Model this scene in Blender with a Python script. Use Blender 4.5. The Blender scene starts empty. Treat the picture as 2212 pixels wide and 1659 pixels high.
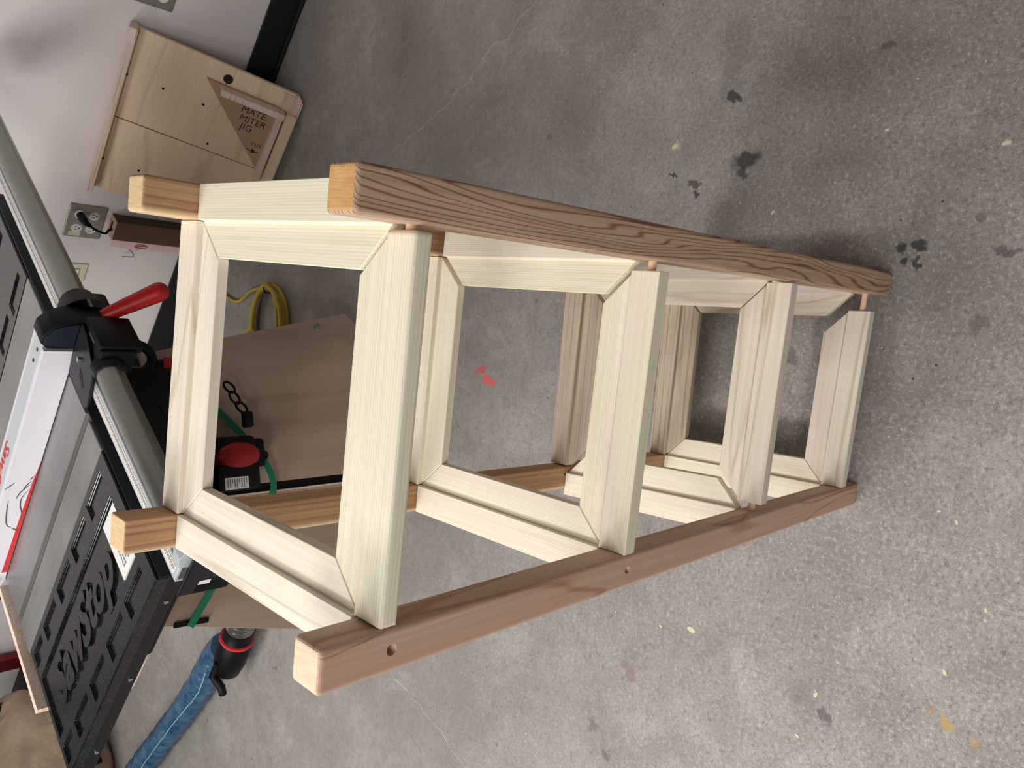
import bpy, bmesh, math, random
from mathutils import Vector, Matrix, noise
random.seed(7)
R = math.radians
SC = bpy.context.scene
COL = SC.collection
# ------------------------------------------------------------------ camera
YAW, PIT, ROL = R(-8.4615), R(-47.3495), R(-1.0191)
F = Vector((math.sin(YAW)*math.cos(PIT), math.cos(YAW)*math.cos(PIT), math.sin(PIT)))
Rt = Vector((math.cos(YAW), -math.sin(YAW), 0)); Up = Rt.cross(F)
R2 = Rt*math.cos(ROL) + Up*math.sin(ROL); U2 = -Rt*math.sin(ROL) + Up*math.cos(ROL)
cam = bpy.data.cameras.new('camera'); cam.sensor_width = 36; cam.sensor_fit = 'HORIZONTAL'
cam.lens = 36*1752.693/2212; cam.clip_start = .02
co = bpy.data.objects.new('camera', cam); COL.objects.link(co)
X = -U2; Y = R2; Z = -F                      # phone held sideways: world up points to the left of the frame
M = Matrix(((X.x, Y.x, Z.x, .3047), (X.y, Y.y, Z.y, -.4829), (X.z, Y.z, Z.z, 1.4607), (0, 0, 0, 1)))
co.matrix_world = M; SC.camera = co
# ------------------------------------------------------------------ light
wd = bpy.data.worlds.new('world'); SC.world = wd; wd.use_nodes = True
wd.node_tree.nodes['Background'].inputs[0].default_value = (1, .97, .95, 1)
wd.node_tree.nodes['Background'].inputs[1].default_value = .07
def area(name, loc, target, sx, sy, power, col=(1, .985, .96)):
    l = bpy.data.lights.new(name, 'AREA'); l.shape = 'RECTANGLE'; l.size = sx; l.size_y = sy; l.energy = power; l.color = col
    o = bpy.data.objects.new(name, l); COL.objects.link(o); o.location = loc
    o.rotation_euler = (Vector(target)-Vector(loc)).to_track_quat('-Z', 'Y').to_euler()
    return o
area('ceiling_light', (-2.1, .45, 2.65), (-.8, .6, 0), 2.4, .5, 64)
area('ceiling_light', (-.9, -1.6, 2.65), (-.3, .6, .2), 1.6, .5, 31)
area('ceiling_light', (-1.0, .9, 2.75), (-1.0, .9, 0), 1.6, .4, 20)
SC.view_settings.view_transform = 'Standard'; SC.view_settings.look = 'None'
SC.view_settings.exposure = .08; SC.view_settings.gamma = 1
SC.view_settings.use_curve_mapping = False

# ------------------------------------------------------------------ materials
def srgb(c):
    f = lambda v: v/12.92 if v <= .04045 else ((v+.055)/1.055)**2.4
    return tuple(f(v/255) for v in c) + (1,)
class NT:
    def __init__(s, name):
        s.m = bpy.data.materials.new(name); s.m.use_nodes = True
        s.t = s.m.node_tree; s.b = s.t.nodes['Principled BSDF']
    def n(s, t, **k):
        o = s.t.nodes.new(t)
        for a, v in k.items(): setattr(o, a, v)
        return o
    def l(s, a, b): s.t.links.new(a, b)
    def val(s, sock, v):
        if isinstance(v, bpy.types.NodeSocket): s.l(v, sock)
        else: sock.default_value = v
    def math(s, op, a, b=0, c=0, clamp=False):
        o = s.n('ShaderNodeMath', operation=op, use_clamp=clamp)
        s.val(o.inputs[0], a); s.val(o.inputs[1], b)
        if op in ('MULTIPLY_ADD', 'SMOOTH_MIN', 'SMOOTH_MAX'): s.val(o.inputs[2], c)
        return o.outputs[0]
    def vmath(s, op, a, b=(0, 0, 0)):
        o = s.n('ShaderNodeVectorMath', operation=op); s.val(o.inputs[0], a); s.val(o.inputs[1], b)
        return o.outputs[1] if op in ('LENGTH', 'DISTANCE', 'DOT_PRODUCT') else o.outputs[0]
    def coord(s, kind='Object'): return s.n('ShaderNodeTexCoord').outputs[kind]
    def noise(s, vec, scale, detail=3, rough=.55, dist=0):
        o = s.n('ShaderNodeTexNoise'); s.l(vec, o.inputs['Vector'])
        o.inputs['Scale'].default_value = scale; o.inputs['Detail'].default_value = detail
        o.inputs['Roughness'].default_value = rough; o.inputs['Distortion'].default_value = dist
        return o.outputs[0]
    def ramp(s, fac, stops, interp='LINEAR'):
        o = s.n('ShaderNodeValToRGB'); o.color_ramp.interpolation = interp
        e = o.color_ramp.elements
        while len(e) < len(stops): e.new(.5)
        for i, (p, c) in enumerate(stops):
            e[i].position = p; e[i].color = c if len(c) == 4 else srgb(c)
        s.l(fac, o.inputs[0]); return o.outputs[0]
    def mix(s, fac, a, b, mode='MIX'):
        o = s.n('ShaderNodeMix', data_type='RGBA', blend_type=mode)
        s.val(o.inputs[0], fac); s.val(o.inputs[6], a); s.val(o.inputs[7], b); return o.outputs[2]
    def maprange(s, v, a, b, c=0, d=1):
        o = s.n('ShaderNodeMapRange'); s.val(o.inputs[0], v)
        for i, x in enumerate((a, b, c, d)): o.inputs[i+1].default_value = x
        return o.outputs[0]
    def bump(s, h, strength=.3, dist=.001):
        o = s.n('ShaderNodeBump'); o.inputs['Strength'].default_value = strength
        o.inputs['Distance'].default_value = dist; s.l(h, o.inputs['Height']); s.l(o.outputs[0], s.b.inputs['Normal'])
    def done(s, color=None, rough=.5, metal=0, spec=.5):
        if color is not None: s.val(s.b.inputs['Base Color'], color)
        s.val(s.b.inputs['Roughness'], rough); s.b.inputs['Metallic'].default_value = metal
        s.b.inputs['Specular IOR Level'].default_value = spec
        return s.m
def flat(name, c, rough=.5, metal=0, spec=.5, var=.06, scale=30):
    n = NT(name); f = n.noise(n.coord(), scale, 4)
    a = srgb(c); k = 1-var*2.2
    col = n.mix(f, tuple(v*k for v in a[:3])+(1,), tuple(min(1, v*(1+var)) for v in a[:3])+(1,))
    return n.done(col, rough, metal, spec)
def wood(name, light, mid, line, blush=None, rings=9, linew=.12, lineamt=.6, rough=.6, broad=(1.0, 9), fine=.35, seed=0, ringscale=(1.6, 14), end=None, slope=0, sap=None):
    n = NT(name); v = n.coord()
    rnd = n.n('ShaderNodeObjectInfo').outputs['Random']
    off = n.n('ShaderNodeCombineXYZ')
    n.l(n.math('MULTIPLY', rnd, 37.), off.inputs[0]); n.l(n.math('MULTIPLY', rnd, 13.), off.inputs[1]); off.inputs[2].default_value = seed*3.1
    p = n.vmath('ADD', v, off.outputs[0])
    st = lambda x, y: n.vmath('MULTIPLY', p, (x, y, y))
    f1 = n.noise(st(5, 240), 1, 4, .6)                     # fine fibres
    f2 = n.noise(st(*broad), 1, 2, .5)                     # broad tone
    r = n.noise(st(*ringscale), 1, 2, .45, .3)
    sp_ = n.n('ShaderNodeSeparateXYZ'); n.l(p, sp_.inputs[0])
    lin = n.math('MULTIPLY', n.math('ADD', sp_.outputs[1], n.math('MULTIPLY', sp_.outputs[2], .8)), slope)
    pp = n.math('PINGPONG', n.math('ADD', n.math('MULTIPLY', r, rings), lin), .5)
    ln = n.maprange(n.math('ADD', pp, n.math('MULTIPLY', n.math('SUBTRACT', f1, .5), .10)), 0, linew, 1, 0)
    col = n.mix(n.maprange(f2, .35, .68), srgb(light), srgb(mid))
    if blush:
        f3 = n.noise(n.vmath('MULTIPLY', p, (.7, 16, 16)), 1.3, 2)
        col = n.mix(n.maprange(f3, .5, .66, 0, .8), col, srgb(blush))
    col = n.mix(n.math('MULTIPLY', ln, lineamt), col, srgb(line))
    col = n.mix(n.maprange(f1, .3, .75, fine, 0), col, n.mix(1, col, srgb(line), 'MULTIPLY'))
    if sap:
        sv = n.n('ShaderNodeSeparateXYZ'); n.l(v, sv.inputs[0])
        sf = n.maprange(n.math('ADD', sv.outputs[2], n.math('MULTIPLY', n.math('SUBTRACT', r, .5), .012)), sap[1], sap[1]+.003)
        col = n.mix(sf, col, srgb(sap[0]))
    if end:
        g = n.n('ShaderNodeSeparateXYZ'); n.l(n.n('ShaderNodeNewGeometry').outputs['Normal'], g.inputs[0])
        o2 = n.n('ShaderNodeVectorTransform', vector_type='NORMAL', convert_from='WORLD', convert_to='OBJECT')
        n.l(n.n('ShaderNodeNewGeometry').outputs['Normal'], o2.inputs[0])
        g = n.n('ShaderNodeSeparateXYZ'); n.l(o2.outputs[0], g.inputs[0])
        e1 = n.noise(n.vmath('MULTIPLY', p, (10, 60, 420)), 1, 3, .6)
        ecol = n.mix(n.maprange(e1, .3, .7), srgb(end[0]), srgb(end[1]))
        col = n.mix(n.maprange(n.math('ABSOLUTE', g.outputs[0]), .8, .95), col, ecol)
    n.bump(f1, .12, .0006)
    return n.done(col, rough, 0, .3)
M_POP = wood('poplar_wood', (253, 248, 230), (247, 241, 218), (214, 203, 164), (248, 236, 226), rings=5, linew=.30, lineamt=.34, fine=.40, ringscale=(.5, 14), slope=330, end=((240, 222, 200), (225, 205, 178)))
M_POP2 = wood('poplar_wood_figured', (250, 244, 230), (240, 230, 212), (188, 166, 130), (238, 222, 216), rings=6, linew=.09, lineamt=.42, fine=.30, ringscale=(1.0, 12), slope=0, seed=2, end=((238, 220, 198), (222, 202, 176)))
M_POP3 = wood('poplar_wood_grey', (226, 212, 188), (208, 192, 166), (150, 128, 100), (204, 186, 176), rings=7, linew=.14, lineamt=.5, fine=.35, ringscale=(1.0, 12), slope=60, seed=4)
M_FIR = wood('post_wood_bold', (222, 192, 166), (206, 174, 148), (134, 78, 48), None, rings=14, linew=.20, lineamt=.9, fine=.40, ringscale=(1.9, 22), slope=200, seed=8.45, end=((232, 184, 126), (204, 150, 90)), sap=((226, 198, 168), .0185))
M_CED = wood('post_wood_pink', (224, 186, 164), (212, 170, 148), (158, 106, 74), (226, 204, 188), rings=6, linew=.07, lineamt=.6, fine=.25, ringscale=(1.6, 11), slope=0, seed=5, end=((252, 228, 200), (240, 208, 172)))
M_CED2 = wood('post_wood_tan', (214, 172, 130), (190, 146, 106), (140, 96, 62), None, rings=5, linew=.2, lineamt=.45, fine=.45, ringscale=(.8, 14), slope=160, seed=6, end=((240, 212, 170), (224, 186, 136)), sap=((228, 196, 156), .0125))
M_DOW = wood('dowel_wood', (242, 212, 188), (232, 198, 170), (206, 160, 128), None, rings=3, lineamt=.2)
M_PLY = wood('maple_plywood', (250, 230, 202), (240, 216, 186), (196, 160, 124), None, rings=4, linew=.12, lineamt=.3, fine=.25, broad=(1.2, 6), ringscale=(.9, 7))
M_PLYE = wood('plywood_edge', (248, 234, 218), (230, 208, 190), (184, 130, 108), None, rings=3, linew=.2, lineamt=.4, ringscale=(3, 120))
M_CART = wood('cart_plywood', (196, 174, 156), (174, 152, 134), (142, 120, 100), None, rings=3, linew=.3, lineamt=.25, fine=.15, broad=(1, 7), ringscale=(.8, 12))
M_BLK = flat('black_paint', (18, 18, 20), .35, spec=.35, var=.1)
M_BLKM = flat('black_plastic', (12, 12, 13), .5, spec=.25, var=.1)
M_RUB = flat('black_rubber_base', (22, 22, 24), .6)
def _ext():
    n = NT('black_gloss_panel'); v = n.coord()
    f = n.noise(v, 14, 4); sp = n.noise(v, 420, 2)
    dust = n.maprange(sp, .66, .72)
    col = n.mix(n.maprange(f, .35, .7), srgb((12, 13, 15)), srgb((28, 29, 32)))
    col = n.mix(n.math('MULTIPLY', dust, .5), col, srgb((150, 146, 138)))
    n.bump(n.noise(v, 180, 3), .10, .0006)
    return n.done(col, n.maprange(f, .3, .7, .10, .24), 0, .5)
M_EXT = _ext()
M_SLOT = flat('slot_shade_and_dirt', (74, 71, 68), .5, .4)  # slot floor: groove shade and dirt put into a darker steel colour
def _iron():
    n = NT('ground_metal_table'); v = n.coord()
    f = n.noise(v, 5, 5); g = n.noise(n.vmath('MULTIPLY', v, (3, 260, 3)), 1, 3); sp = n.noise(v, 260, 2)
    col = n.mix(n.maprange(f, .3, .7), srgb((138, 136, 134)), srgb((166, 164, 164)))
    col = n.mix(n.maprange(g, .4, .8, 0, .25), col, srgb((110, 108, 106)))
    col = n.mix(n.maprange(sp, .68, .74, 0, .5), col, srgb((220, 214, 200)))
    return n.done(col, .42, .55, .5)
M_IRON = _iron()
M_ALU = flat('brushed_aluminium', (150, 150, 143), .24, .85, var=.05)
M_ALU2 = flat('bright_aluminium', (214, 220, 226), .3, .4, var=.03)
M_WHT = flat('white_laminate', (226, 222, 230), .35, var=.02)
M_RED = flat('red_plastic', (176, 12, 18), .42, var=.06)
M_REDP = flat('red_print', (206, 52, 56), .5, var=.05)
M_DRED = flat('dark_red_paint', (130, 18, 20), .4)
M_BRN = flat('brown_print', (86, 62, 44), .6)
M_INK = flat('ink_print', (52, 40, 34), .7)
M_GRYI = flat('grey_ink', (120, 122, 128), .6)
M_CRE = flat('cream_plastic', (222, 216, 190), .4)
M_WPL = flat('white_plastic', (232, 230, 226), .4, var=.02)
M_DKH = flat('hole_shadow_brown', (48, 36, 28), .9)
M_STL = flat('stainless_plate', (176, 170, 162), .38, .7)
M_CBD = flat('brown_cardboard', (98, 78, 60), .8)
M_TAN = flat('tan_cardboard', (190, 168, 142), .8)
M_YEL = flat('yellow_cord_jacket', (206, 186, 64), .5)
M_GRN = flat('green_webbing', (24, 128, 90), .7, var=.12, scale=200)
M_BLUE = flat('navy_cap', (22, 26, 46), .3)
M_ZNC = flat('zinc_bolt', (170, 184, 192), .25, .8)
def _hose():
    n = NT('blue_hose_film'); v = n.coord(); f = n.noise(v, 26, 5, .6)
    col = n.mix(n.maprange(f, .35, .65), srgb((24, 66, 104)), srgb((74, 112, 138)))
    n.bump(n.noise(v, 60, 4), .5, .004)
    return n.done(col, .28, 0, .7)
M_HOSE = _hose()
def _cloth():
    n = NT('beige_cloth'); v = n.coord(); f = n.noise(v, 9, 5, .6)
    col = n.mix(n.maprange(f, .3, .7), srgb((150, 128, 110)), srgb((176, 156, 136)))
    n.bump(n.noise(n.vmath('MULTIPLY', v, (1, .4, 1)), 22, 4), .6, .01)
    return n.done(col, .8, 0, .2)
M_CLO = _cloth()
def _wall():
    n = NT('painted_wall'); v = n.coord(); f = n.noise(v, 2.5, 4)
    col = n.mix(n.maprange(f, .3, .7), srgb((232, 224, 223)), srgb((238, 231, 230)))
    n.bump(n.noise(v, 160, 3), .12, .001)
    return n.done(col, .7, 0, .3)
M_WALL = _wall()
def _floor():
    n = NT('stained_concrete'); v = n.coord()
    a = n.noise(v, 1.5, 4, .6, .4); b = n.noise(v, 7, 6, .68, .5); c = n.noise(v, 55, 5, .75); d = n.noise(v, 300, 2, .6)
    col = n.mix(n.maprange(a, .35, .66), srgb((150, 143, 138)), srgb((172, 165, 160)))
    col = n.mix(n.maprange(b, .42, .68, 0, .55), col, srgb((134, 125, 118)))
    col = n.mix(n.maprange(b, .30, .44, .38, 0), col, srgb((186, 181, 177)))
    col = n.mix(n.maprange(c, .50, .72, 0, .55), col, srgb((118, 110, 103)))
    col = n.mix(n.maprange(c, .28, .42, .35, 0), col, srgb((196, 190, 184)))
    # worn aggregate: light and dark specks, thicker towards the walked part (low y)
    s = n.n('ShaderNodeSeparateXYZ'); n.l(v, s.inputs[0])
    wear = n.maprange(n.math('ADD', s.outputs[1], n.math('MULTIPLY', b, 1.2)), 1.9, .4, .12, 1)
    fine = n.maprange(d, .58, .70)
    col = n.mix(n.math('MULTIPLY', n.math('MULTIPLY', fine, wear), .42), col, srgb((206, 192, 172)))
    col = n.mix(n.math('MULTIPLY', n.math('MULTIPLY', n.maprange(d, .42, .30), wear), .42), col, srgb((84, 74, 66)))
    g2 = n.noise(v, 130, 4, .7)
    col = n.mix(n.math('MULTIPLY', n.maprange(g2, .54, .66), n.math('MULTIPLY', wear, .6)), col, srgb((212, 203, 190)))
    col = n.mix(n.math('MULTIPLY', n.maprange(g2, .46, .34), n.math('MULTIPLY', wear, .6)), col, srgb((98, 90, 84)))
    def specks(scale, thr, colr, amt, keep):
        nonlocal col
        vo = n.n('ShaderNodeTexVoronoi', feature='F1'); n.l(v, vo.inputs['Vector']); vo.inputs['Scale'].default_value = scale
        sp = n.n('ShaderNodeSeparateColor'); n.l(vo.outputs['Color'], sp.inputs[0])
        size = n.math('MULTIPLY', sp.outputs[1], thr)
        m = n.math('MULTIPLY', n.math('LESS_THAN', vo.outputs['Distance'], size), n.math('LESS_THAN', sp.outputs[0], keep))
        col = n.mix(n.math('MULTIPLY', m, amt), col, srgb(colr))
    specks(60, .12, (222, 210, 186), .9, .20)
    specks(34, .09, (52, 48, 46), .75, .16)
    specks(16, .14, (98, 88, 82), .45, .20)
    # stains with their own place, size and colour
    warp = n.vmath('ADD', v, n.vmath('MULTIPLY', n.vmath('SUBTRACT', n.n('ShaderNodeTexNoise').outputs[1], (.5, .5, .5)), (0, 0, 0)))
    nw = n.n('ShaderNodeTexNoise'); n.l(v, nw.inputs['Vector']); nw.inputs['Scale'].default_value = 55; nw.inputs['Detail'].default_value = 4
    off = n.vmath('MULTIPLY', n.vmath('SUBTRACT', nw.outputs[1], (.5, .5, .5)), (.035, .035, 0))
    pv = n.vmath('ADD', v, off)
    def stain(x, y, rx, ry, ang, colr, amt, soft=.35):
        nonlocal col
        mp = n.n('ShaderNodeMapping', vector_type='TEXTURE'); n.l(pv, mp.inputs[0])
        mp.inputs['Location'].default_value = (x, y, 0); mp.inputs['Rotation'].default_value = (0, 0, R(ang)); mp.inputs['Scale'].default_value = (rx, ry, 1)
        m = n.maprange(n.vmath('LENGTH', mp.outputs[0]), 1, 1-soft, 0, amt)
        col = n.mix(m, col, srgb(colr))
    D = (52, 50, 48); T = (112, 90, 68)
    for a_ in [(.617, .293, .034, .019, 100, D, .8), (.592, .297, .016, .012, 20, D, .7), (.744, .336, .016, .011, 60, D, .8), (.735, .325, .012, .003, 20, D, .7),
               (.575, .403, .016, .010, 80, (84, 72, 58), .8), (.557, .394, .010, .008, 20, D, .8), (.595, .455, .012, .004, 70, D, .8),
               (.455, -.012, .013, .009, 0, D, .85), (.459, -.040, .014, .011, 60, D, .85), (.434, -.022, .010, .008, 0, D, .8), (.431, -.042, .012, .004, 40, D, .8),
               (.452, -.170, .020, .012, 80, (78, 70, 70), .65), (.672, .262, .030, .012, 70, (168, 158, 156), .55), (.652, .285, .012, .010, 0, (168, 158, 156), .4),
               (.654, .455, .012, .009, 0, (196, 186, 160), .8), (.796, .053, .012, .02, 0, (92, 82, 76), .6), (.845, .344, .10, .05, 10, (110, 96, 80), .35, .9),
               (.605, .12, .09, .05, 100, (110, 96, 80), .35, .9), (-.387, .01, .018, .010, 20, (90, 84, 84), .7), (-.37, .055, .05, .03, 30, (112, 104, 100), .4, .9),
               (-.32, -.185, .018, .008, 40, (196, 160, 78), .7), (-.305, -.16, .012, .007, 0, (180, 146, 90), .6), (-.33, -.225, .014, .006, 60, (186, 152, 86), .6),
               (-.623, .508, .02, .014, 30, (104, 102, 106), .6), (-.674, .463, .016, .009, 60, (104, 102, 106), .6), (-.466, .427, .03, .018, 50, (132, 112, 104), .5),
               (.128, .958, .026, .012, 125, (210, 104, 106), .9, .35), (.104, .928, .026, .013, 70, (226, 112, 112), .95, .3), (.20, .92, .02, .012, 80, (150, 128, 112), .45),
               (.25, .16, .02, .016, 0, (86, 78, 72), .5), (.338, -.146, .02, .014, 0, (100, 90, 84), .5), (-.15, .42, .04, .02, 20, (120, 112, 104), .4, .9),
               (.31, 1.62, .05, .16, 30, (178, 172, 166), .35, .9), (.20, 1.74, .04, .03, 30, (190, 182, 174), .3, .9), (.20, 1.60, .01, .05, 30, (150, 132, 60), .4, .9),
               (1.0, 1.35, .25, .18, 30, (112, 102, 96), .5, .95), (.72, .72, .12, .10, 30, (112, 100, 92), .35, .95)]:
        stain(*a_)
    def crack(p0, p1, wdt, colr, amt):
        nonlocal col
        p0 = Vector(p0); p1 = Vector(p1); dd = p1-p0; ang = math.degrees(math.atan2(dd.y, dd.x)); mid = (p0+p1)/2
        nz = n.n('ShaderNodeTexNoise'); n.l(v, nz.inputs['Vector']); nz.inputs['Scale'].default_value = 12; nz.inputs['Detail'].default_value = 5
        q = n.vmath('ADD', v, n.vmath('MULTIPLY', n.vmath('SUBTRACT', nz.outputs[1], (.5, .5, .5)), (.07, .07, 0)))
        mp = n.n('ShaderNodeMapping', vector_type='TEXTURE'); n.l(q, mp.inputs[0])
        mp.inputs['Location'].default_value = (mid.x, mid.y, 0); mp.inputs['Rotation'].default_value = (0, 0, R(ang)); mp.inputs['Scale'].default_value = (dd.length/2, wdt, 1)
        s2 = n.n('ShaderNodeSeparateXYZ'); n.l(n.vmath('ABSOLUTE', mp.outputs[0]), s2.inputs[0])
        m = n.math('MULTIPLY', n.maprange(s2.outputs[1], 1, .4), n.maprange(s2.outputs[0], 1.02, .98))
        col = n.mix(n.math('MULTIPLY', m, amt), col, srgb(colr))
    crack((1.02, .89), (.84, 1.11), .0016, (188, 180, 170), .8)
    crack((.84, 1.11), (.685, 1.38), .002, (192, 184, 174), .8)
    crack((-.74, 1.28), (-.93, .82), .0014, (208, 200, 190), .6)
    h = n.math('ADD', n.math('MULTIPLY', c, .6), n.math('MULTIPLY', d, .6))
    n.bump(h, .35, .0012)
    return n.done(col, n.maprange(b, .3, .7, .5, .68), 0, .35)
M_FLOOR = _floor()
def _dust():
    n = NT('scale_tape'); v = n.coord(); s = n.n('ShaderNodeSeparateXYZ'); n.l(v, s.inputs[0])
    return n.done(srgb((222, 218, 210)), .4)
M_TAPE = _dust()

# ------------------------------------------------------------------ mesh helpers
def obj(name, bm, m, parent=None, frame=None, smooth=False):
    """link a bmesh (already in its own local space) as one mesh object"""
    bmesh.ops.recalc_face_normals(bm, faces=bm.faces)
    me = bpy.data.meshes.new(name); bm.to_mesh(me); bm.free()
    for mm in (m if isinstance(m, (list, tuple)) else [m]): me.materials.append(mm)
    if smooth:
        for p in me.polygons: p.use_smooth = True
        try: me.set_sharp_from_angle(angle=R(40))
        except Exception: pass
    o = bpy.data.objects.new(name, me); COL.objects.link(o)
    if parent: o.parent = parent
    if frame is not None: o.matrix_basis = frame
    return o
def thing(name, label, cat, frame=None, group=None):
    o = bpy.data.objects.new(name, None); COL.objects.link(o); o.empty_display_size = .05
    if frame is not None: o.matrix_basis = frame
    o['label'] = label; o['category'] = cat
    if group: o['group'] = group
    return o
def tag(o, label, cat, group=None):
    o['label'] = label; o['category'] = cat
    if group: o['group'] = group
    return o
def frm(o, x, y, z=None):
    x = Vector(x).normalized(); y = Vector(y); z = x.cross(y).normalized() if z is None else Vector(z); y = z.cross(x)
    return Matrix(((x.x, y.x, z.x, o[0]), (x.y, y.y, z.y, o[1]), (x.z, y.z, z.z, o[2]), (0, 0, 0, 1)))
def box(bm, x0, x1, y0, y1, z0, z1, bev=0, seg=2, mi=0):
    vs = [bm.verts.new((x, y, z)) for x in (x0, x1) for y in (y0, y1) for z in (z0, z1)]
    fs = [bm.faces.new([vs[i] for i in q]) for q in ((0, 1, 3, 2), (4, 6, 7, 5), (0, 4, 5, 1), (2, 3, 7, 6), (0, 2, 6, 4), (1, 5, 7, 3))]
    for f in fs: f.material_index = mi
    if bev:
        es = list({e for f in fs for e in f.edges})
        bmesh.ops.bevel(bm, geom=es, offset=bev, segments=seg, affect='EDGES', profile=.5)
    return vs
def nb(): return bmesh.new()
def bbox(*a, **k):
    bm = nb(); box(bm, *a, **k); return bm
def prism(pts, z0, z1, axis='z', bev=0, bm=None, seg=2):
    bm = bm or nb()
    def mk(p, h):
        return {'z': (p[0], p[1], h), 'y': (p[0], h, p[1]), 'x': (h, p[0], p[1])}[axis]
    a = [bm.verts.new(mk(p, z0)) for p in pts]; b = [bm.verts.new(mk(p, z1)) for p in pts]
    fs = [bm.faces.new(a), bm.faces.new(b[::-1])]
    for i in range(len(pts)):
        j = (i+1) % len(pts); fs.append(bm.faces.new((a[i], b[i], b[j], a[j])))
    if bev:
        es = list({e for f in fs for e in f.edges}); bmesh.ops.bevel(bm, geom=es, offset=bev, segments=seg, affect='EDGES', profile=.5)
    return bm
def tube(pts, r, n=12, bm=None, cap=True, closed=False):
    bm = bm or nb(); pts = [Vector(p) for p in pts]; rs = r if isinstance(r, (list, tuple)) else [r]*len(pts)
    rings = []; prev = None; N = len(pts)
    for i, p in enumerate(pts):
        a = pts[i-1] if (i > 0 or closed) else pts[0]; b = pts[(i+1) % N] if (i < N-1 or closed) else pts[-1]
        t = (b-a).normalized()
        if prev is None: s = t.orthogonal().normalized()
        else: s = (prev - t*prev.dot(t)).normalized()
        prev = s; q = t.cross(s)
        rings.append([bm.verts.new(p + (s*math.cos(k*2*math.pi/n)+q*math.sin(k*2*math.pi/n))*rs[i]) for k in range(n)])
    for i in range(N if closed else N-1):
        A, B = rings[i], rings[(i+1) % N]
        for k in range(n):
            bm.faces.new((A[k], A[(k+1) % n], B[(k+1) % n], B[k]))
    if cap and not closed:
        bm.faces.new(rings[0][::-1]); bm.faces.new(rings[-1])
    return bm
def spline(pts, k=8):
    P = [Vector(p) for p in pts]; P = [P[0]*2-P[1]] + P + [P[-1]*2-P[-2]]; out = []
    for i in range(1, len(P)-2):
        for j in range(k):
            t = j/k; a, b, c, d = P[i-1:i+3]
            out.append(.5*((2*b)+(c-a)*t+(2*a-5*b+4*c-d)*t*t+(3*b-a-3*c+d)*t**3))
    out.append(P[-2]); return out
def cyl(p0, p1, r, n=24, bm=None, r2=None):
    return tube([p0, p1], [r, r if r2 is None else r2], n, bm)
def text_mesh(s, size, depth, shear=0, bold=0):
    c = bpy.data.curves.new('text', 'FONT'); c.body = s; c.size = size; c.extrude = depth; c.shear = shear; c.offset = bold; c.resolution_u = 3
    o = bpy.data.objects.new('text', c); COL.objects.link(o)
    bpy.context.view_layer.update()
    me = bpy.data.meshes.new_from_object(o.evaluated_get(bpy.context.evaluated_depsgraph_get()))
    bpy.data.objects.remove(o); bm = nb(); bm.from_mesh(me); bpy.data.meshes.remove(me); return bm

# ------------------------------------------------------------------ setting
bm = nb()
vs = [bm.verts.new(p) for p in ((-5, -2.5, 0), (3.2, -2.5, 0), (3.2, 5.5, 0), (-5, 5.5, 0), (-5, -2.5, -.1), (3.2, -2.5, -.1), (3.2, 5.5, -.1), (-5, 5.5, -.1))]
for q in ((0, 1, 2, 3), (7, 6, 5, 4), (0, 4, 5, 1), (1, 5, 6, 2), (2, 6, 7, 3), (3, 7, 4, 0)): bm.faces.new([vs[i] for i in q])
fl = obj('floor', bm, M_FLOOR); fl['kind'] = 'structure'
UU = Vector((-.8303, .5573, 0)).normalized(); WW = Vector((-UU.y, UU.x, 0))   # along the wall, out of the wall
if WW.y > 0: WW = -WW
OO = Vector((-.033, 1.055, 0))
SAW = frm(OO, UU, WW)                          # (a, b, z) frame shared by the wall and the saw
wl = obj('wall_back', bbox(-3, 5.6, -1.50, -1.385, 0, 2.7), M_WALL, None, SAW); wl['kind'] = 'structure'
bb = obj('baseboard_back', bbox(-3, 5.6, -1.384, -1.375, 0, .1, bev=.002), M_RUB, None, SAW); bb['kind'] = 'structure'
bb2 = obj('trim_1', bbox(-3, 5.6, -1.375, -1.362, 0, .014, bev=.003), M_RUB, None, SAW); bb2['kind'] = 'structure'

# ------------------------------------------------------------------ the stand
W, D, H = .3988, .3914, 1.1138
ZS = [1.0574, .7163, .3878, .0780]; P_, PY = .038, .0367
WP = [[[(.0056, .0067), (-.0062, -.0031)], [(.0144, -.0056), (-.0106, .0013)]],
      [[(-.005, .002), (.0061, .0048)], [(-.0044, -.002), (0, -.0041)]]]
TL = [(-.003, .0005), (-.0018, -.0017), (.0026, -.0002), (-.0017, 0)]
def warp(p):
    u, w, t = p[0]/W, p[1]/D, p[2]/H; dx = dy = 0
    for i, a in ((0, 1-t), (1, t)):
        for j, b in ((0, 1-u), (1, u)):
            for k, c in ((0, 1-w), (1, w)):
                dx += a*b*c*WP[i][j][k][0]; dy += a*b*c*WP[i][j][k][1]
    return Vector((p[0]+dx, p[1]+dy, p[2]))
STF = Matrix.Translation((.2, .196, 0)); STI = STF.inverted()
st = thing('shelf_stand', 'tall four-legged wooden stand frame standing dry-fitted on the concrete floor', 'stand', STF)
def apply_bool(o, cutters):
    for c in cutters:
        md = o.modifiers.new('b', 'BOOLEAN'); md.operation = 'DIFFERENCE'; md.solver = 'EXACT'; md.object = c
    bpy.context.view_layer.update()
    me = bpy.data.meshes.new_from_object(o.evaluated_get(bpy.context.evaluated_depsgraph_get()))
    o.modifiers.clear(); o.data = me
    for c in cutters: bpy.data.objects.remove(c)
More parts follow.
